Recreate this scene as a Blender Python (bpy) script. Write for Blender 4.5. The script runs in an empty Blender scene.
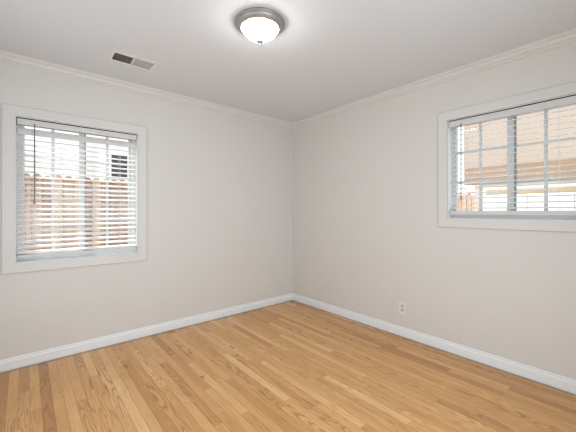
import bpy, bmesh, math, random
from mathutils import Vector, Matrix

S = bpy.context.scene
COL = S.collection
random.seed(7)

# ------------------------------------------------------------------ camera, world, sun, exposure
F_PX = 308.0
cam_d = bpy.data.cameras.new('camera')
cam_d.sensor_fit = 'HORIZONTAL'
cam_d.sensor_width = 36.0
cam_d.lens = 36.0 * F_PX / 576.0
cam_d.shift_y = -5.0 / 576.0
cam_d.clip_start = 0.02
cam = bpy.data.objects.new('camera', cam_d)
COL.objects.link(cam)
CAM = Vector((-2.812, -3.209, 1.232))
cam.location = CAM
cam.rotation_euler = (math.radians(90), 0, math.atan2(-0.648, 0.7615))
S.camera = cam

SKY_STRENGTH = 1.65
SUN_STRENGTH = 4.8
LAMP_STRENGTH = 32.0
BACK_FILL = 24.0        # watts of the unseen fill lamp added in the wall behind the camera
SIDE_FILL = 5.0        # and of the one added in the wall to the left of the camera
LAMP_COLOR = (1.0, 0.985, 0.965)

world = bpy.data.worlds.new('world')
S.world = world
world.use_nodes = True
wn, wl = world.node_tree.nodes, world.node_tree.links
wn.clear()
w_out = wn.new('ShaderNodeOutputWorld')
w_bg = wn.new('ShaderNodeBackground')
w_bg.inputs['Color'].default_value = (0.93, 0.965, 1.0, 1)
w_bg.inputs['Strength'].default_value = SKY_STRENGTH
wl.new(w_bg.outputs[0], w_out.inputs[0])

sun_d = bpy.data.lights.new('sun', 'SUN')
sun_d.energy = SUN_STRENGTH
sun_d.angle = math.radians(1.0)
sun_d.color = (1.0, 0.955, 0.88)
sun = bpy.data.objects.new('sun', sun_d)
sun.rotation_euler = Vector((0.52, -0.62, -0.80)).to_track_quat('-Z', 'Y').to_euler()
sun.location = (-6, 6, 9)
COL.objects.link(sun)

# unseen fill lamps, added out of view to brighten the room
def fill_lamp(name, loc, direction, sx, sz, watts):
    d = bpy.data.lights.new(name, 'AREA')
    d.shape = 'RECTANGLE'; d.size = sx; d.size_y = sz
    d.energy = watts
    d.color = (0.83, 0.965, 1.06)
    o = bpy.data.objects.new(name, d)
    o.location = loc
    o.rotation_euler = Vector(direction).to_track_quat('-Z', 'Z').to_euler()
    COL.objects.link(o)
BW = (-2.85, -1.05, 0.06, 2.06)          # unseen opening added in wall_back for the fill lamp, along x
SW = (-2.35, -0.75, 0.55, 2.05)          # unseen opening added in wall_near for the fill lamp, along y
fill_lamp('fill_back', ((BW[0] + BW[1]) / 2, -3.58, 1.06), (0, 1, 0), 1.72, 1.90, BACK_FILL)
fill_lamp('fill_side', (-3.44, (SW[0] + SW[1]) / 2, 1.30), (1, 0, 0), 1.52, 1.42, SIDE_FILL)

S.view_settings.view_transform = 'Standard'
S.view_settings.look = 'None'
S.view_settings.gamma = 1.0
S.view_settings.exposure = 0.27
S.view_settings.use_curve_mapping = False
S.cycles.use_denoising = True
S.cycles.pixel_filter_type = 'BLACKMAN_HARRIS'
S.cycles.filter_width = 1.25
S.cycles.max_bounces = 16
S.cycles.diffuse_bounces = 10
S.cycles.transparent_max_bounces = 24
S.cycles.sample_clamp_indirect = 6.0

# ------------------------------------------------------------------ materials
def mat(name, color, rough=0.5, metal=0.0, bump=0.0, bump_scale=80.0, mottled=0.0, spec=0.5):
    m = bpy.data.materials.new(name)
    m.use_nodes = True
    nt = m.node_tree
    b = nt.nodes['Principled BSDF']
    b.inputs['Base Color'].default_value = (*color, 1)
    b.inputs['Roughness'].default_value = rough
    b.inputs['Metallic'].default_value = metal
    b.inputs['Specular IOR Level'].default_value = spec
    tc = nt.nodes.new('ShaderNodeTexCoord')
    if mottled:
        n = nt.nodes.new('ShaderNodeTexNoise')
        n.inputs['Scale'].default_value = 3.0
        n.inputs['Detail'].default_value = 3.0
        nt.links.new(tc.outputs['Object'], n.inputs['Vector'])
        mx = nt.nodes.new('ShaderNodeMix'); mx.data_type = 'RGBA'
        mx.inputs['A'].default_value = (*[c * (1 - mottled) for c in color], 1)
        mx.inputs['B'].default_value = (*[min(1, c * (1 + mottled)) for c in color], 1)
        nt.links.new(n.outputs['Fac'], mx.inputs['Factor'])
        nt.links.new(mx.outputs['Result'], b.inputs['Base Color'])
    if bump:
        n2 = nt.nodes.new('ShaderNodeTexNoise')
        n2.inputs['Scale'].default_value = bump_scale
        n2.inputs['Detail'].default_value = 2.0
        nt.links.new(tc.outputs['Object'], n2.inputs['Vector'])
        bp = nt.nodes.new('ShaderNodeBump')
        bp.inputs['Strength'].default_value = bump
        bp.inputs['Distance'].default_value = 0.002
        nt.links.new(n2.outputs['Fac'], bp.inputs['Height'])
        nt.links.new(bp.outputs['Normal'], b.inputs['Normal'])
    return m

WALL_C = (0.655, 0.638, 0.616)
M_wall = mat('wall_paint', WALL_C, 0.6, bump=0.12, bump_scale=120, spec=0.3)
M_ceil = mat('ceiling_paint', (0.695, 0.722, 0.765), 0.7, bump=0.1, bump_scale=120, spec=0.2)
M_trim = mat('trim_paint', (0.79, 0.82, 0.845), 0.35)
M_case = mat('casing_paint', (0.635, 0.632, 0.622), 0.4)
M_crown = mat('crown_paint', (0.70, 0.693, 0.675), 0.4)
M_jamb = mat('jamb_white', (0.84, 0.845, 0.85), 0.4)
M_vinyl = mat('window_vinyl', (0.64, 0.655, 0.665), 0.35)
M_track = mat('window_track_grey', (0.32, 0.33, 0.33), 0.5)
M_slat = mat('blind_slat_white', (0.82, 0.825, 0.83), 0.4)
M_rail = mat('blind_rail_white', (0.60, 0.605, 0.61), 0.4)
M_gap_shade = mat('dark_gap_shade', (0.035, 0.035, 0.035), 0.6)  # near-black colour that stands for shade in the headrail gap
M_cord = mat('blind_cord', (0.75, 0.75, 0.74), 0.8)
M_wand = mat('blind_wand_grey', (0.20, 0.19, 0.19), 0.3)
M_nickel = mat('brushed_nickel', (0.38, 0.376, 0.37), 0.5, metal=0.8)
M_finial = mat('finial_pale_nickel', (0.45, 0.445, 0.44), 0.5, metal=0.7)
M_plate = mat('outlet_plastic', (0.74, 0.725, 0.70), 0.35)
M_socket = mat('outlet_socket_plastic', (0.52, 0.51, 0.495), 0.4)
M_dark = mat('dark_slot', (0.03, 0.03, 0.03), 0.6)
M_duct = mat('duct_dark_metal', (0.02, 0.02, 0.02), 0.6)
M_vent = mat('vent_white_enamel', (0.72, 0.725, 0.73), 0.4)
M_house = mat('white_siding', (0.88, 0.88, 0.87), 0.7, mottled=0.02)
M_peach = mat('peach_stucco', (0.40, 0.325, 0.28), 0.85, bump=0.3, bump_scale=40, mottled=0.05)
M_tan = mat('tan_beam_wood', (0.285, 0.19, 0.133), 0.75, mottled=0.10)
M_yellow = mat('yellow_trim', (0.39, 0.29, 0.165), 0.7, mottled=0.06)
M_gdoor = mat('garage_door_white', (0.60, 0.605, 0.61), 0.5, mottled=0.01)
M_pinkpost = mat('pale_pink_post', (0.46, 0.36, 0.33), 0.7, mottled=0.05)
M_pane_dark = mat('dark_window_glass', (0.03, 0.035, 0.035), 0.15)
M_ground = mat('pale_concrete', (0.48, 0.46, 0.43), 0.9, bump=0.3, mottled=0.12)
M_stucco = mat('exterior_stucco', (0.72, 0.68, 0.62), 0.9, bump=0.3, bump_scale=60)

def glass_mat():
    m = bpy.data.materials.new('window_glass')
    m.use_nodes = True
    nt = m.node_tree; nt.nodes.clear()
    o = nt.nodes.new('ShaderNodeOutputMaterial')
    t = nt.nodes.new('ShaderNodeBsdfTransparent')
    t.inputs['Color'].default_value = (0.94, 0.96, 0.955, 1)
    g = nt.nodes.new('ShaderNodeBsdfGlossy')
    g.inputs['Roughness'].default_value = 0.02
    lw = nt.nodes.new('ShaderNodeLayerWeight')
    pw = nt.nodes.new('ShaderNodeMath'); pw.operation = 'POWER'; pw.inputs[1].default_value = 5.0
    f = nt.nodes.new('ShaderNodeMath'); f.operation = 'MULTIPLY_ADD'
    f.inputs[1].default_value = 0.8; f.inputs[2].default_value = 0.03
    nt.links.new(lw.outputs['Facing'], pw.inputs[0]); nt.links.new(pw.outputs[0], f.inputs[0])
    mx = nt.nodes.new('ShaderNodeMixShader')
    nt.links.new(f.outputs[0], mx.inputs[0]); nt.links.new(t.outputs[0], mx.inputs[1])
    nt.links.new(g.outputs[0], mx.inputs[2]); nt.links.new(mx.outputs[0], o.inputs[0])
    return m
M_glass = glass_mat()

def dome_mat():
    m = bpy.data.materials.new('lit_frosted_glass')
    m.use_nodes = True
    nt = m.node_tree
    b = nt.nodes['Principled BSDF']
    b.inputs['Base Color'].default_value = (0.9, 0.9, 0.88, 1)
    b.inputs['Roughness'].default_value = 0.3
    b.inputs['Emission Color'].default_value = (*LAMP_COLOR, 1)
    b.inputs['Emission Strength'].default_value = LAMP_STRENGTH
    return m
M_dome = dome_mat()

class NT:
    """small node graph writer"""
    def __init__(self, m):
        self.nt = m.node_tree
    def n(self, t, **kw):
        x = self.nt.nodes.new(t)
        for k, v in kw.items():
            setattr(x, k, v)
        return x
    def put(self, sock, v):
        if isinstance(v, (int, float)):
            sock.default_value = v
        elif isinstance(v, tuple):
            sock.default_value = v
        else:
            self.nt.links.new(v, sock)
    def math(self, op, a, b=0.0, c=None):
        x = self.n('ShaderNodeMath', operation=op)
        self.put(x.inputs[0], a); self.put(x.inputs[1], b)
        if c is not None: self.put(x.inputs[2], c)
        return x.outputs[0]
    def xyz(self, a, b, c):
        x = self.n('ShaderNodeCombineXYZ')
        self.put(x.inputs[0], a); self.put(x.inputs[1], b); self.put(x.inputs[2], c)
        return x.outputs[0]
    def noise(self, vec, scale, detail=2.0, rough=0.5):
        x = self.n('ShaderNodeTexNoise')
        self.put(x.inputs['Vector'], vec)
        x.inputs['Scale'].default_value = scale
        x.inputs['Detail'].default_value = detail
        x.inputs['Roughness'].default_value = rough
        return x.outputs['Fac']
    def white(self, vec):
        x = self.n('ShaderNodeTexWhiteNoise', noise_dimensions='3D')
        self.put(x.inputs['Vector'], vec)
        return x.outputs['Value']
    def ramp(self, fac, stops):
        x = self.n('ShaderNodeValToRGB')
        self.put(x.inputs[0], fac)
        e = x.color_ramp.elements
        while len(e) < len(stops): e.new(0.5)
        for el, (p, c) in zip(e, stops):
            el.position = p; el.color = (*c, 1)
        return x.outputs[0]
    def mix(self, fac, a, b, blend='MIX'):
        x = self.n('ShaderNodeMix', data_type='RGBA', blend_type=blend)
        self.put(x.inputs['Factor'], fac); self.put(x.inputs['A'], a); self.put(x.inputs['B'], b)
        return x.outputs['Result']

def floor_mat():
    m = bpy.data.materials.new('oak_strip_floor')
    m.use_nodes = True
    g = NT(m)
    b = m.node_tree.nodes['Principled BSDF']
    tc = g.n('ShaderNodeTexCoord')
    sp = g.n('ShaderNodeSeparateXYZ')
    g.nt.links.new(tc.outputs['Object'], sp.inputs[0])
    X, Y = sp.outputs[0], sp.outputs[1]
    W = 0.057
    xr = g.math('DIVIDE', X, W)
    row = g.math('FLOOR', xr)
    fx = g.math('FRACT', xr)
    r1 = g.white(g.xyz(row, 3.3, 1.7))
    r2 = g.white(g.xyz(row, 8.1, 5.2))
    L = g.math('MULTIPLY_ADD', r2, 0.7, 0.65)              # board length differs from row to row
    yr = g.math('ADD', g.math('DIVIDE', Y, L), g.math('MULTIPLY', r1, 9.0))
    idx = g.math('FLOOR', yr)
    fy = g.math('FRACT', yr)
    cell = g.white(g.xyz(row, idx, 2.0))
    cell2 = g.white(g.xyz(row, idx, 7.0))
    base = g.ramp(cell, [(0.0, (0.50, 0.250, 0.086)), (0.09, (0.58, 0.305, 0.112)), (0.22, (0.64, 0.350, 0.136)), (0.6, (0.69, 0.388, 0.157)),
                         (0.90, (0.72, 0.425, 0.178)), (1.0, (0.80, 0.52, 0.255))])
    off = g.math('MULTIPLY', cell, 37.0)
    # cathedral figure: contour lines of a noise stretched along the board
    n1 = g.noise(g.xyz(g.math('MULTIPLY', X, 11.0), g.math('ADD', g.math('MULTIPLY', Y, 1.1), off), off), 1.0, 1.5)
    lines = g.math('FRACT', g.math('MULTIPLY', n1, 17.0))
    fig = g.ramp(lines, [(0.0, (0.45, 0.37, 0.29)), (0.20, (0.84, 0.80, 0.76)), (0.5, (1.06, 1.06, 1.06)), (0.85, (0.98, 0.97, 0.96)), (1.0, (0.5, 0.43, 0.35))])
    amt = g.math('MULTIPLY_ADD', g.math('POWER', cell2, 1.6), 0.80, 0.06)
    c = g.mix(amt, base, g.mix(1.0, base, fig, 'MULTIPLY'))
    # open pores, short dark dashes along the grain
    pores = g.noise(g.xyz(g.math('MULTIPLY', X, 230.0), g.math('ADD', g.math('MULTIPLY', Y, 7.0), off), off), 1.0, 3.0, 0.65)
    pr = g.ramp(pores, [(0.25, (0.50, 0.42, 0.35)), (0.44, (0.92, 0.90, 0.87)), (0.6, (1.05, 1.05, 1.05))])
    c = g.mix(0.5, c, g.mix(1.0, c, pr, 'MULTIPLY'))
    # broad tone drift inside a board
    br = g.noise(g.xyz(g.math('MULTIPLY', X, 14.0), g.math('ADD', g.math('MULTIPLY', Y, 2.2), off), 0.0), 1.0, 2.0)
    bt = g.ramp(br, [(0.25, (0.86, 0.83, 0.79)), (0.75, (1.08, 1.08, 1.08))])
    c = g.mix(0.8, c, g.mix(1.0, c, bt, 'MULTIPLY'))
    # small knots
    kn = g.noise(g.xyz(g.math('MULTIPLY', X, 22.0), g.math('MULTIPLY', Y, 8.0), off), 1.0, 0.0)
    kf = g.ramp(kn, [(0.0, (0, 0, 0)), (0.84, (0, 0, 0)), (0.88, (1, 1, 1))])
    c = g.mix(g.math('MULTIPLY', kf, 0.6), c, (0.13, 0.055, 0.02, 1))
    # joints
    ex = g.math('MINIMUM', fx, g.math('SUBTRACT', 1.0, fx))
    ey = g.math('MULTIPLY', g.math('MINIMUM', fy, g.math('SUBTRACT', 1.0, fy)), g.math('DIVIDE', L, W))
    e = g.math('MINIMUM', ex, ey)
    jf = g.ramp(e, [(0.0, (1, 1, 1)), (0.012, (0.9, 0.9, 0.9)), (0.03, (0, 0, 0))])
    c = g.mix(g.math('MULTIPLY', jf, 0.55), c, (0.16, 0.075, 0.028, 1))
    g.nt.links.new(c, b.inputs['Base Color'])
    rg = g.math('MULTIPLY_ADD', pores, 0.12, 0.26)
    g.nt.links.new(rg, b.inputs['Roughness'])
    b.inputs['Specular IOR Level'].default_value = 0.5
    bp = g.n('ShaderNodeBump')
    bp.inputs['Strength'].default_value = 0.25
    bp.inputs['Distance'].default_value = 0.001
    g.nt.links.new(g.math('SUBTRACT', g.math('MULTIPLY', pores, 0.3), jf), bp.inputs['Height'])
    g.nt.links.new(bp.outputs[0], b.inputs['Normal'])
    return m
M_floor = floor_mat()

def fence_mat(name, axis, pitch):
    m = bpy.data.materials.new(name)
    m.use_nodes = True
    g = NT(m)
    b = m.node_tree.nodes['Principled BSDF']
    tc = g.n('ShaderNodeTexCoord')
    sp = g.n('ShaderNodeSeparateXYZ')
    g.nt.links.new(tc.outputs['Object'], sp.inputs[0])
    U, Z = sp.outputs[axis], sp.outputs[2]
    row = g.math('FLOOR', g.math('DIVIDE', U, pitch))
    r = g.white(g.xyz(row, 4.0, 2.0))
    base = g.ramp(r, [(0.0, (0.30, 0.155, 0.092)), (0.35, (0.41, 0.222, 0.130)), (0.7, (0.50, 0.295, 0.180)), (1.0, (0.60, 0.40, 0.27))])
    gr = g.noise(g.xyz(g.math('MULTIPLY', U, 60.0), g.math('MULTIPLY', Z, 2.5), r), 1.0, 3.0)
    gt = g.ramp(gr, [(0.32, (0.55, 0.47, 0.41)), (0.62, (1.12, 1.12, 1.12))])
    c = g.mix(0.8, base, g.mix(1.0, base, gt, 'MULTIPLY'))
    st = g.noise(g.xyz(g.math('MULTIPLY', U, 4.0), g.math('MULTIPLY', Z, 2.0), 3.0), 1.0, 3.0)
    sf = g.ramp(st, [(0.45, (0, 0, 0)), (0.75, (1, 1, 1))])
    c = g.mix(g.math('MULTIPLY', sf, 0.5), c, (0.66, 0.56, 0.47, 1))
    g.nt.links.new(c, b.inputs['Base Color'])
    b.inputs['Roughness'].default_value = 0.85
    return m
PITCH = 0.125
M_fence_l = fence_mat('cedar_boards_left', 0, PITCH)
M_fence_r = fence_mat('cedar_boards_right', 1, PITCH)

# ------------------------------------------------------------------ mesh helpers
def add_box(bm, lo, hi):
    x0, y0, z0 = lo; x1, y1, z1 = hi
    v = [bm.verts.new(p) for p in ((x0,y0,z0),(x1,y0,z0),(x1,y1,z0),(x0,y1,z0),(x0,y0,z1),(x1,y0,z1),(x1,y1,z1),(x0,y1,z1))]
    for f in ((0,3,2,1),(4,5,6,7),(0,1,5,4),(1,2,6,5),(2,3,7,6),(3,0,4,7)):
        bm.faces.new([v[i] for i in f])
    return v

def add_tube(bm, a, b, r, seg=10, r2=None):
    a, b = Vector(a), Vector(b)
    r2 = r if r2 is None else r2
    q = (b - a).to_track_quat('Z', 'Y')
    ra, rb = [], []
    for i in range(seg):
        t = 2 * math.pi * i / seg
        d = q @ Vector((math.cos(t), math.sin(t), 0))
        ra.append(bm.verts.new(a + d * r)); rb.append(bm.verts.new(b + d * r2))
    for i in range(seg):
        j = (i + 1) % seg
        bm.faces.new((ra[i], ra[j], rb[j], rb[i]))
    bm.faces.new(ra[::-1]); bm.faces.new(rb)

def add_lathe(bm, prof, seg=64):
    rings = []
    for r, z in prof:
        if r < 1e-6:
            rings.append([bm.verts.new((0, 0, z))])
        else:
            rings.append([bm.verts.new((r * math.cos(2*math.pi*i/seg), r * math.sin(2*math.pi*i/seg), z)) for i in range(seg)])
    for a, b in zip(rings, rings[1:]):
        for i in range(seg):
            j = (i + 1) % seg
            if len(a) == 1 and len(b) == 1: continue
            if len(a) == 1: bm.faces.new((a[0], b[j], b[i]))
            elif len(b) == 1: bm.faces.new((a[i], a[j], b[0]))
            else: bm.faces.new((a[i], a[j], b[j], b[i]))

def add_loft(bm, secs):
    """closed sections of equal length joined in order, both ends capped"""
    rs = [[bm.verts.new(p) for p in s] for s in secs]
    n = len(rs[0])
    for a, b in zip(rs, rs[1:]):
        for i in range(n):
            j = (i + 1) % n
            bm.faces.new((a[i], a[j], b[j], b[i]))
    bm.faces.new(rs[0][::-1]); bm.faces.new(rs[-1])

def bevel(bm, w, seg=2):
    bmesh.ops.bevel(bm, geom=list(bm.edges), offset=w, segments=seg, affect='EDGES', profile=0.7)

def obj(name, bm, m, parent=None, smooth=False, xf=None):
    if xf is not None:
        bmesh.ops.transform(bm, matrix=xf, verts=bm.verts)
    bmesh.ops.recalc_face_normals(bm, faces=bm.faces)
    me = bpy.data.meshes.new(name)
    bm.to_mesh(me); bm.free()
    me.materials.append(m)
    if smooth:
        for p in me.polygons: p.use_smooth = True
    o = bpy.data.objects.new(name, me)
    COL.objects.link(o)
    if parent is not None:
        o.parent = parent
    return o

def empty(name, loc=(0, 0, 0), rotz=0.0):
    o = bpy.data.objects.new(name, None)
    o.empty_display_size = 0.1
    o.location = loc; o.rotation_euler = (0, 0, rotz)
    COL.objects.link(o)
    return o

def tag(o, label=None, cat=None, group=None, kind=None):
    if label: o['label'] = label
    if cat: o['category'] = cat
    if group: o['group'] = group
    if kind: o['kind'] = kind
    return o

def boxes(name, lst, m, parent=None, kind=None, bev=0.0, xf=None):
    bm = bmesh.new()
    for lo, hi in lst: add_box(bm, lo, hi)
    if bev: bevel(bm, bev)
    o = obj(name, bm, m, parent, xf=xf)
    if kind: o['kind'] = kind
    return o

# ------------------------------------------------------------------ room shell (corner of the two visible walls = origin)
H = 2.44
XL, YB = -3.36, -3.50
T = 0.14
# openings: (start, end, z0, z1)
LW = (-2.870, -1.994, 0.832, 1.970)      # in wall y = 0, along x
RW = (-2.930, -2.068, 1.172, 2.018)      # in wall x = 0, along y

# the boards stop just short of the walls: a narrow expansion gap shows under the baseboards
boxes('floor', [((XL, YB, -0.12), (-0.020, -0.020, 0))], M_floor, kind='structure')

JAMB = 0.014
def wall_with_hole(name, along_x, op, a0, a1):
    s0, s1, z0, z1 = op[0] - JAMB, op[1] + JAMB, op[2] - JAMB, op[3] + JAMB
    bits = [((a0, -0.12), (s0, H + 0.1)), ((s1, -0.12), (a1, H + 0.1)), ((s0, -0.12), (s1, z0)), ((s0, z1), (s1, H + 0.1))]
    L = []
    for (p0, q0), (p1, q1) in bits:
        L.append(((p0, 0, q0), (p1, T, q1)) if along_x else ((0, p0, q0), (T, p1, q1)))
    return boxes(name, L, M_wall, kind='structure')
wall_with_hole('wall_left', True, LW, XL - T, T)
wall_with_hole('wall_right', False, RW, YB - T, 0.0)
boxes('wall_back', [((XL - T, YB - T, -0.12), (BW[0], YB, H + 0.1)), ((BW[1], YB - T, -0.12), (0, YB, H + 0.1)),
                    ((BW[0], YB - T, -0.12), (BW[1], YB, BW[2])), ((BW[0], YB - T, BW[3]), (BW[1], YB, H + 0.1))], M_wall, kind='structure')
boxes('wall_near', [((XL - T, YB, -0.12), (XL, SW[0], H + 0.1)), ((XL - T, SW[1], -0.12), (XL, 0, H + 0.1)),
                    ((XL - T, SW[0], -0.12), (XL, SW[1], SW[2])), ((XL - T, SW[0], SW[3]), (XL, SW[1], H + 0.1))], M_wall, kind='structure')

# ceiling with the hole of the air register
VX0, VX1, VY0, VY1 = -2.296, -2.012, -0.580, -0.445
boxes('ceiling', [((XL, YB, H), (VX0, 0, H + 0.1)), ((VX1, YB, H), (0, 0, H + 0.1)),
                  ((VX0, YB, H), (VX1, VY0, H + 0.1)), ((VX0, VY1, H), (VX1, 0, H + 0.1))], M_ceil, kind='structure')

# unseen slab added to keep the sun out of the two fill openings
boxes('sun_blocker', [((-5.3, -5.4, 2.56), (T, YB - T, 2.66)), ((-5.3, YB - T, 2.56), (XL - T, 0.85, 2.66))], M_stucco, kind='structure')

# baseboards: profile of (distance from wall, height)
BP = [(0.0, 0.001), (0.002, 0.001), (0.002, 0.010), (0.014, 0.010), (0.014, 0.070), (0.0125, 0.074), (0.0085, 0.078), (0.0080, 0.084), (0.0095, 0.088), (0.0080, 0.095), (0.006, 0.097), (0.0, 0.097)]
def run(name, prof, along_x, start, m):
    bm = bmesh.new()
    if along_x:
        add_loft(bm, [[(start, -d, z) for d, z in prof], [(-d, -d, z) for d, z in prof]])
    else:
        add_loft(bm, [[(-d, start, z) for d, z in prof], [(-d, -d, z) for d, z in prof]])
    o = obj(name, bm, m)
    o['kind'] = 'structure'
    return o
run('baseboard_left', BP, True, XL, M_trim)
run('baseboard_right', BP, False, YB, M_trim)
# crown moulding: profile below the ceiling
CP = [(0.0, H), (0.047, H), (0.047, H - 0.010), (0.040, H - 0.0105), (0.040, H - 0.0135), (0.0425, H - 0.014), (0.0415, H - 0.018)]
for k in range(7):
    a = k / 6 * math.pi / 2
    CP.append((0.0405 - 0.0255 * math.sin(a), H - 0.019 - 0.026 * (1 - math.cos(a))))
CP += [(0.0085, H - 0.0455), (0.0085, H - 0.0490), (0.0175, H - 0.050), (0.0180, H - 0.056), (0.0140, H - 0.0590), (0.0085, H - 0.0600), (0.0085, H - 0.0635), (0.0100, H - 0.0645), (0.0095, H - 0.069), (0.004, H - 0.071), (0.0, H - 0.071)]
run('trim_1', CP, True, XL, M_crown)
run('trim_2', CP, False, YB, M_crown)

# ------------------------------------------------------------------ windows
# local frame of a window: u along the wall (0..W, left to right seen from inside), v into the wall (0 = wall face, + outwards), z up
def win_xf(op, along_x):
    s0, s1 = op[0], op[1]
    if along_x:
        return Matrix(((1,0,0,s0),(0,1,0,0),(0,0,1,0),(0,0,0,1)))
    return Matrix(((0,1,0,0),(-1,0,0,s1),(0,0,1,0),(0,0,0,1)))     # u -> -y, v -> +x

def make_window(name, op, along_x, rows, fw, glass_top_gap):
    W = op[1] - op[0]; z0, z1 = op[2], op[3]
    X = win_xf(op, along_x)
    root = empty(name, X @ Vector((W / 2, 0, z0)))
    root['kind'] = 'structure'
    inv = Matrix.Translation(-(X @ Vector((W / 2, 0, z0))))
    XF = inv @ X
    # mitred casing: four lofted boards
    CW, CT, R = 0.082, 0.018, 0.004
    def board(p0, p1, o0, o1):
        # inner edge p0-p1, outer edge o0-o1 (u,z)
        bm = bmesh.new()
        def sec(i, o):
            i = Vector(i); o = Vector(o); d = o - i
            pts = [(0, 0.0), (0, -CT + 0.003), (0.03, -CT), (0.97, -CT), (1, -CT + 0.003), (1, 0.0)]
            return [(i.x + d.x * t, v, i.y + d.y * t) for t, v in pts]
        add_loft(bm, [sec(p0, o0), sec(p1, o1)])
        return obj('casing', bm, M_case, root, xf=XF)
    a, b, c, d = (-R, z0 - R), (W + R, z0 - R), (W + R, z1 + R), (-R, z1 + R)
    A, B, C_, D = (-CW, z0 - CW), (W + CW, z0 - CW), (W + CW, z1 + CW), (-CW, z1 + CW)
    board(a, b, A, B); board(b, c, B, C_); board(c, d, C_, D); board(d, a, D, A)
    boxes('jamb', [((-JAMB, 0.0, z0 - JAMB), (0, T, z1 + JAMB)), ((W, 0.0, z0 - JAMB), (W + JAMB, T, z1 + JAMB)), ((0, 0.0, z1), (W, T, z1 + JAMB))], M_jamb, root, xf=XF)
    boxes('sill', [((0, -0.002, z0 - JAMB), (W, T, z0))], M_jamb, root, xf=XF)
    # vinyl outer frame
    V0, V1 = 0.070, 0.150
    boxes('window_frame', [((0, V0, z0), (fw * 0.6, V1, z1)), ((W - fw * 0.6, V0, z0), (W, V1, z1)),
                           ((fw * 0.6, V0, z0), (W - fw * 0.6, V1, z0 + 0.03)), ((fw * 0.6, V0, z1 - glass_top_gap * 0.5), (W - fw * 0.6, V1, z1))],
          M_vinyl, root, xf=XF)
    # two sliding sashes on their own tracks
    gz0, gz1 = z0 + 0.052, z1 - glass_top_gap
    st = 0.042
    for k in range(2):
        va = 0.078 if k == 0 else 0.112
        vb = va + 0.028
        ua = fw * 0.6 if k == 0 else W / 2 - 0.012
        ub = W / 2 + 0.022 if k == 0 else W - fw * 0.6
        la = fw * 0.4 if k == 0 else st * 0.9
        lb = st if k == 0 else fw * 0.4
        bm = bmesh.new()
        zt = z1 - glass_top_gap * 0.5
        for lo, hi in (((ua, va, z0 + 0.03), (ua + la, vb, zt)), ((ub - lb, va, z0 + 0.03), (ub, vb, zt)),
                       ((ua + la, va, z0 + 0.03), (ub - lb, vb, gz0)), ((ua + la, va, gz1), (ub - lb, vb, zt))):
            add_box(bm, lo, hi)
        sash = obj('sash', bm, M_vinyl, root, xf=XF)
        g0, g1 = ua + la, ub - lb
        bm = bmesh.new()
        vm = va + 0.014
        um = (g0 + g1) / 2
        add_box(bm, (um - 0.011, vm - 0.006, gz0), (um + 0.011, vm - 0.001, gz1))
        for r in range(1, rows):
            zz = gz0 + (gz1 - gz0) * r / rows
            add_box(bm, (g0, vm - 0.006, zz - 0.010), (um - 0.011, vm - 0.001, zz + 0.010))
            add_box(bm, (um + 0.011, vm - 0.006, zz - 0.010), (g1, vm - 0.001, zz + 0.010))
        obj('muntin_grid', bm, M_vinyl, sash, xf=XF)
        boxes('pane', [((g0, vm, gz0), (g1, vm + 0.004, gz1))], M_glass, sash, xf=XF)
    # shade of the gap beside the meeting stile, painted as a dark strip
    boxes('stile_gap_shade', [((W / 2 + 0.0225, 0.107, z0 + 0.035), (W / 2 + 0.034, 0.1115, z1 - 0.012))], M_track, root, xf=XF)
    return root

make_window('window_1', LW, True, 4, 0.050, 0.018)
make_window('window_2', RW, False, 3, 0.034, 0.018)

# plain frames of the two unseen openings added for the fill lamps
bm = bmesh.new()
for a, b in (((BW[0], BW[2]), (BW[0] + .035, BW[3])), ((BW[1] - .035, BW[2]), (BW[1], BW[3])), ((BW[0], BW[2]), (BW[1], BW[2] + .035)), ((BW[0], BW[3] - .035), (BW[1], BW[3]))):
    add_box(bm, (a[0], YB - 0.06, a[1]), (b[0], YB - 0.02, b[1]))
obj('fill_opening_back', bm, M_vinyl)['kind'] = 'structure'
bm = bmesh.new()
for a, b in (((SW[0], SW[2]), (SW[0] + .035, SW[3])), ((SW[1] - .035, SW[2]), (SW[1], SW[3])), ((SW[0], SW[2]), (SW[1], SW[2] + .035)), ((SW[0], SW[3] - .035), (SW[1], SW[3]))):
    add_box(bm, (XL - 0.06, a[0], a[1]), (XL - 0.02, b[0], b[1]))
obj('fill_opening_side', bm, M_vinyl)['kind'] = 'structure'

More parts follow.
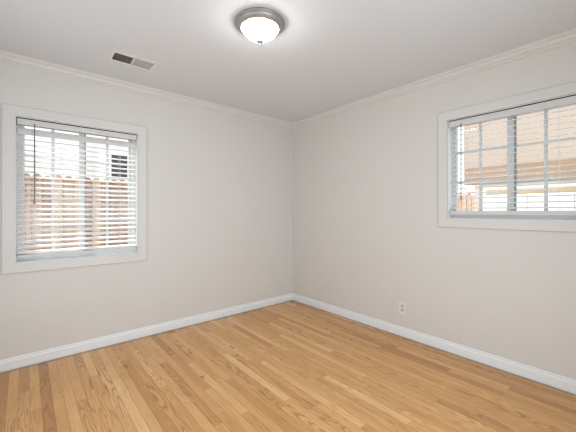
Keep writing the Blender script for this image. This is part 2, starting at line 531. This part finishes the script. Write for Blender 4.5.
# ------------------------------------------------------------------ venetian blinds
def make_blind(op, along_x, label, tilt, head_h, pitch, wand_u, wand_z, cords, rail_h, dropped=None):
    W = op[1] - op[0]; z0, z1 = op[2], op[3]
    X = win_xf(op, along_x)
    base = X @ Vector((W / 2, 0.03, z0))
    root = empty('venetian_blind', base)
    XF = Matrix.Translation(-base) @ X
    tag(root, label, 'blind', 'white venetian blinds hung in the two windows')
    g = 0.006
    u0, u1 = g, W - g
    vc = 0.030
    # headrail, a folded channel with closed ends
    zt = z1 - 0.010; zb = zt - head_h
    bm = bmesh.new()
    add_box(bm, (u0, -0.002, zb), (u1, 0.056, zt))
    bevel(bm, 0.002)
    obj('headrail', bm, M_rail, root, xf=XF)
    # shade in the gap above and beside the headrail, painted as dark strips
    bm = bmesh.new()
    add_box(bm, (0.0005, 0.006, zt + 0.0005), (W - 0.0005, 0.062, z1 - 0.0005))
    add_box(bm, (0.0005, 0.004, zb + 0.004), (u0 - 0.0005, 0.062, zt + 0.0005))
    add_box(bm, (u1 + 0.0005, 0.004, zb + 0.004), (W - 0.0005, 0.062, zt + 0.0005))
    obj('headrail_gap_shade', bm, M_gap_shade, root, xf=XF)['label'] = 'painted shade in the gap around the headrail'
    # slats, slightly crowned
    sw = 0.050
    zr = z0 + 0.028 + rail_h                     # top of bottom rail
    bm = bmesh.new()
    z = zr + 0.022
    ct, s_ = math.cos(tilt), math.sin(tilt)
    zs = []
    while z < zb - 0.018:
        zs.append(z); z += pitch
    for z in zs:
        if dropped and abs(z - dropped) < pitch * 0.55:
            continue
        secs = []
        for u in (u0 + 0.002, u1 - 0.002):
            top, bot = [], []
            for k in range(5):
                q = k / 4 - 0.5
                w = q * sw
                h = 0.0022 * (1 - 4 * q * q)
                for arr, th in ((top, 0.0014), (bot, -0.0014)):
                    vv, hh = w, h + th
                    arr.append((u, vc + vv * ct - hh * s_, z + vv * s_ + hh * ct))
            secs.append(top + bot[::-1])
        add_loft(bm, secs)
    obj('slats', bm, M_slat, root, xf=XF)
    if dropped:
        bm = bmesh.new()
        add_box(bm, (u0 + 0.001, vc - 0.003, dropped - 0.0205), (u1 - 0.001, vc + 0.001, dropped + 0.0205))
        bevel(bm, 0.001)
        o = obj('valance', bm, M_rail, root, xf=XF)
        o['label'] = 'flat grey-white board hanging below the headrail'
    # bottom rail
    bm = bmesh.new()
    add_box(bm, (u0 + 0.002, vc - 0.025, zr - rail_h), (u1 - 0.002, vc + 0.025, zr))
    bevel(bm, 0.003)
    obj('bottom_rail', bm, M_rail, root, xf=XF)
    # ladder cords, one part each
    for c in cords:
        bm = bmesh.new()
        for v in (vc - 0.0265, vc + 0.0265):
            add_box(bm, (c - 0.0012, v - 0.0006, zr), (c + 0.0012, v + 0.0006, zb))
        for z in zs:
            add_box(bm, (c - 0.0008, vc - 0.026, z - 0.0035), (c + 0.0008, vc + 0.026, z - 0.0025))
        obj('ladder_cord', bm, M_cord, root, xf=XF)
    # tilt wand
    bm = bmesh.new()
    add_tube(bm, (wand_u, -0.008, zb + 0.010), (wand_u, -0.008, wand_z), 0.0042, 8)
    add_tube(bm, (wand_u, -0.008, wand_z), (wand_u, -0.008, wand_z - 0.03), 0.0055, 8)
    add_tube(bm, (wand_u, -0.008, zb + 0.010), (wand_u, 0.002, zb + 0.016), 0.003, 8)
    o = obj('tilt_wand', bm, M_wand, root, xf=XF)
    o['label'] = 'thin grey tilt wand'
    # end caps of the bottom rail
    for u in (u0, u1 - 0.002):
        boxes('end_cap', [((u, vc - 0.024, zr - rail_h + 0.002), (u + 0.002, vc + 0.024, zr - 0.002))], M_track, root, xf=XF)
    return root

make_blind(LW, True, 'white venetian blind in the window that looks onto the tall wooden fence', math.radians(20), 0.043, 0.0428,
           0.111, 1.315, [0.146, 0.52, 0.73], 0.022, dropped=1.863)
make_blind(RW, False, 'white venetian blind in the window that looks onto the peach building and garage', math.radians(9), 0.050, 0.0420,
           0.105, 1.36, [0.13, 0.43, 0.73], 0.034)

# ------------------------------------------------------------------ ceiling light
LX, LY = -1.666, -1.585
lamp = empty('ceiling_light', (LX, LY, H))
tag(lamp, 'round flush-mount ceiling light with brushed nickel pan and glowing frosted glass bowl', 'ceiling light')
bm = bmesh.new()
add_lathe(bm, [(0, 0), (0.146, 0), (0.147, -0.004), (0.160, -0.0045), (0.161, -0.010), (0.159, -0.0125), (0.150, -0.013), (0.1505, -0.016), (0.151, -0.019), (0.146, -0.027), (0.136, -0.036),
               (0.128, -0.041), (0.124, -0.043), (0.1195, -0.042), (0.119, -0.036), (0, -0.036)])
obj('pan', bm, M_nickel, lamp, smooth=True)
bm = bmesh.new()
dp = [(0.1170, -0.034)]
for k in range(17):
    t = k / 16
    dp.append((0.1160 * max(0.0, 1 - t ** 1.75) ** 0.74, -0.038 - 0.079 * t))
add_lathe(bm, dp)
obj('glass_bowl', bm, M_dome, lamp, smooth=True)
bm = bmesh.new()
add_lathe(bm, [(0, -0.114), (0.008, -0.1155), (0.0215, -0.118), (0.022, -0.121), (0.012, -0.1235), (0.005, -0.126), (0.0035, -0.133), (0.0062, -0.137), (0.0055, -0.142), (0, -0.1445)], 24)
obj('finial', bm, M_finial, lamp, smooth=True)

# ------------------------------------------------------------------ ceiling air register
vent = empty('air_vent', ((VX0 + VX1) / 2, (VY0 + VY1) / 2, H))
tag(vent, 'white rectangular air register with dark slots in the ceiling above the left wall', 'air vent')
hx, hy = (VX1 - VX0) / 2, (VY1 - VY0) / 2
bm = bmesh.new()
ox, oy = 0.172, 0.102
out = [(-ox, -oy), (ox, -oy), (ox, oy), (-ox, oy)]
mid = [(-ox + .012, -oy + .012), (ox - .012, -oy + .012), (ox - .012, oy - .012), (-ox + .012, oy - .012)]
inn = [(-hx + .001, -hy + .001), (hx - .001, -hy + .001), (hx - .001, hy - .001), (-hx + .001, hy - .001)]
rings = [[bm.verts.new((x, y, z)) for x, y in r] for r, z in ((out, -0.0005), (out, -0.0025), (mid, -0.006), (inn, -0.006), (inn, -0.003))]
for a, b in zip(rings, rings[1:]):
    for i in range(4):
        j = (i + 1) % 4
        bm.faces.new((a[i], a[j], b[j], b[i]))
obj('flange', bm, M_vent, vent)
boxes('divider', [((-0.006, -hy + .002, -0.006), (0.006, hy - .002, 0.012))], M_vent, vent)
for s in (-1, 1):
    bm = bmesh.new()
    n = 10
    for k in range(n):
        cx = s * (0.012 + (hx - 0.018) * k / (n - 1) + 0.002)
        ang = math.radians(20 if s < 0 else -20)
        r = Matrix.Translation((cx, 0, 0.003)) @ Matrix.Rotation(ang, 4, 'Y')
        vs = add_box(bm, (-0.0008, -hy + .002, -0.006), (0.0008, hy - .002, 0.006)) if s < 0 else add_box(bm, (-0.0022, -hy + .002, -0.006), (0.0022, hy - .002, 0.006))
        for v in vs: v.co = r @ v.co
    o = obj('louvre_bank', bm, M_vent, vent)
bm = bmesh.new()
add_box(bm, (-hx + .0012, -hy + .0012, -0.003), (hx - .0012, hy - .0012, 0.16))
for f in [f for f in bm.faces if all(v.co.z < 0.02 for v in f.verts)]:
    bm.faces.remove(f)
obj('duct_boot', bm, M_duct, vent)
for sx in (-1, 1):
    bm = bmesh.new()
    add_lathe(bm, [(0, -0.0085), (0.003, -0.008), (0.0042, -0.006), (0.0042, -0.004)], 12)
    o = obj('screw', bm, M_vent, vent, smooth=True)
    o.location = (sx * 0.155, 0, 0)

# ------------------------------------------------------------------ electrical outlet on the right wall
outlet = empty('electrical_outlet', (0, -1.637, 0.281), 0)
tag(outlet, 'white duplex electrical outlet low on the right wall above the baseboard', 'outlet')
bm = bmesh.new()
add_box(bm, (-0.006, -0.036, -0.059), (0, 0.036, 0.059))
bevel(bm, 0.0025, 3)
obj('cover_plate', bm, M_plate, outlet)
for s in (-1, 1):
    bm = bmesh.new()
    secs = []
    for x in (-0.0055, -0.0085):
        ring = []
        for i in range(28):
            t = 2 * math.pi * i / 28
            y = 0.0175 * math.cos(t); z = max(-0.0135, min(0.0135, 0.0175 * math.sin(t)))
            ring.append((x, y, z + s * 0.0195))
        secs.append(ring)
    add_loft(bm, secs)
    so = obj('socket', bm, M_socket, outlet)
    bm = bmesh.new()
    add_box(bm, (-0.0092, -0.0075, s * 0.0195 - 0.002), (-0.0085, -0.0050, s * 0.0195 + 0.0075))
    add_box(bm, (-0.0092, 0.0050, s * 0.0195 - 0.001), (-0.0085, 0.0075, s * 0.0195 + 0.0070))
    add_tube(bm, (-0.0092, 0, s * 0.0195 - 0.0085), (-0.0085, 0, s * 0.0195 - 0.0085), 0.0026, 12)
    obj('slots', bm, M_dark, so)
bm = bmesh.new()
add_tube(bm, (-0.0075, 0, 0), (-0.0055, 0, 0), 0.0032, 14)
obj('screw', bm, M_socket, outlet)

# ------------------------------------------------------------------ outside: ground, fences, neighbours
GZ = -0.32
boxes('ground', [((-16, -8, GZ - 0.2), (20, 22, GZ))], M_ground, kind='structure')
# the house's own foundation under the room
boxes('foundation', [((XL - T, YB - T, GZ), (T, T, -0.12))], M_stucco, kind='structure')

def make_fence(label, along_x, fixed, s0, s1, top, m):
    """boards on the side of the room, rails and posts behind"""
    loc = ((s0 + s1) / 2, fixed, GZ) if along_x else (fixed, (s0 + s1) / 2, GZ)
    root = empty('wooden_fence', loc)
    tag(root, label, 'fence')
    def P(u, v, z):
        return (u, fixed + v, z) if along_x else (fixed + v, u, z)
    inv = Matrix.Translation(-Vector(loc))
    rnd = random.Random(3)
    bm = bmesh.new()
    k = math.floor(s0 / PITCH)
    while k * PITCH < s1:
        a = k * PITCH + 0.006 + rnd.random() * 0.004
        b = (k + 1) * PITCH - 0.006 - rnd.random() * 0.004
        t = top + rnd.uniform(-0.025, 0.02)
        v = rnd.uniform(0, 0.006)
        c = 0.032
        pr = [(a, GZ + 0.02), (b, GZ + 0.02), (b, t - c), (b - c, t), (a + c, t), (a, t - c)]
        add_loft(bm, [[P(u, v, z) for u, z in pr], [P(u, v + 0.016, z) for u, z in pr]])
        h = PITCH / 2
        add_box(bm, [min(p, q) for p, q in zip(P(a + h, 0.050, GZ + 0.03), P(b + h, 0.064, t - 0.03))],
                    [max(p, q) for p, q in zip(P(a + h, 0.050, GZ + 0.03), P(b + h, 0.064, t - 0.03))])
        k += 1
    panel = obj('board_panel', bm, m, root, xf=None)
    panel.data.transform(inv)
    # the boards' material reads object space, so keep the pattern aligned with the boards
    for z in (GZ + 0.25, GZ + 1.05, top - 0.22):
        bm = bmesh.new()
        lo, hi = P(s0, 0.0645, z), P(s1, 0.100, z + 0.085)
        add_box(bm, [min(a, b) for a, b in zip(lo, hi)], [max(a, b) for a, b in zip(lo, hi)])
        obj('rail', bm, m, root, xf=inv)
    u = s0 + 0.3
    while u < s1:
        bm = bmesh.new()
        lo, hi = P(u, 0.101, GZ), P(u + 0.09, 0.190, top - 0.08)
        add_box(bm, [min(a, b) for a, b in zip(lo, hi)], [max(a, b) for a, b in zip(lo, hi)])
        obj('post', bm, m, root, xf=inv)
        u += 1.83
    return root

make_fence('tall sunlit cedar board fence with dog-eared tops outside the left window', True, 2.6, -4.75, 2.0, 1.76, M_fence_l)
fr = make_fence('short run of cedar fence with dark cap rail beside the white garage door', False, 6.6, -0.235, 4.015, 1.70, M_fence_r)
boxes('cap_rail', [((-0.02, -2.125, 2.045), (0.09, 2.125, 2.075))], mat('dark_cap_wood', (0.16, 0.075, 0.05), 0.8), fr)['label'] = 'dark brown cap rail'

# white neighbouring house beyond the left fence
hs = empty('neighbor_house', (-2.0, 6.0, GZ))
tag(hs, 'white sunlit house with small dark louvred window beyond the left fence', 'house')
def P2(x0, x1, y0, y1, z0, z1):
    return ((x0 + 2.0, y0 - 6.0, z0 - GZ), (x1 + 2.0, y1 - 6.0, z1 - GZ))
boxes('wall', [P2(-7.5, 2.6, 6.0, 9.0, GZ, 4.6)], M_house, hs)
bm = bmesh.new()
lap = 0.16
z = GZ + 0.05
while z < 4.5:
    lo, hi = P2(-7.5, 2.6, 5.985, 6.0, z, z + lap)
    v = add_box(bm, lo, hi)
    for i in (4, 5): v[i].co.y += 0.012
    z += lap
obj('siding', bm, M_house, hs)
lo, hi = P2(-7.9, 3.0, 5.6, 9.4, 4.6, 4.75)
boxes('roof', [(lo, hi)], M_stucco, hs)
wf = boxes('window', [P2(-1.15, -1.10, 5.96, 5.985, 2.09, 2.78), P2(-0.72, -0.67, 5.96, 5.985, 2.09, 2.78), P2(-1.10, -0.72, 5.96, 5.985, 2.73, 2.78),
                      P2(-1.10, -0.72, 5.96, 5.985, 2.09, 2.14)], M_house, hs)
boxes('pane', [P2(-1.10, -0.72, 5.972, 5.984, 2.14, 2.73)], M_pane_dark, wf)

# peach building with the white garage door, seen through the right window
gx, gy = 6.0, -2.6
gb = empty('neighbor_garage', (gx, gy, GZ))
tag(gb, 'peach stucco building with tan beam over a white garage door, outside the right window', 'building')
def P3(x0, x1, y0, y1, z0, z1):
    return ((x0 - gx, y0 - gy, z0 - GZ), (x1 - gx, y1 - gy, z1 - GZ))
boxes('upper_wall', [P3(6.12, 6.6, -6.5, 0.02, 2.36, 5.0)], M_peach, gb)
boxes('beam', [P3(6.08, 6.30, -6.5, 0.0, 1.92, 2.36)], M_tan, gb)
boxes('lower_wall', [P3(6.14, 8.5, -6.5, -0.38, GZ, 1.92)], M_gdoor, gb)
boxes('door_header', [P3(6.115, 6.14, -5.5, -0.50, 1.65, 1.765)], M_yellow, gb)
bm = bmesh.new()
for k in range(5):
    for j in range(6):
        add_box(bm, *P3(6.100, 6.115, -5.4 + j * 0.81, -5.4 + (j + 1) * 0.81 - 0.02, GZ + 0.02 + k * 0.385, GZ + 0.02 + (k + 1) * 0.385 - 0.015))
add_box(bm, *P3(6.115, 6.139, -5.42, -0.53, GZ + 0.01, 1.64))
obj('garage_door', bm, M_gdoor, gb)
boxes('post', [P3(6.09, 6.20, -0.37, -0.25, GZ, 1.92)], M_pinkpost, gb)
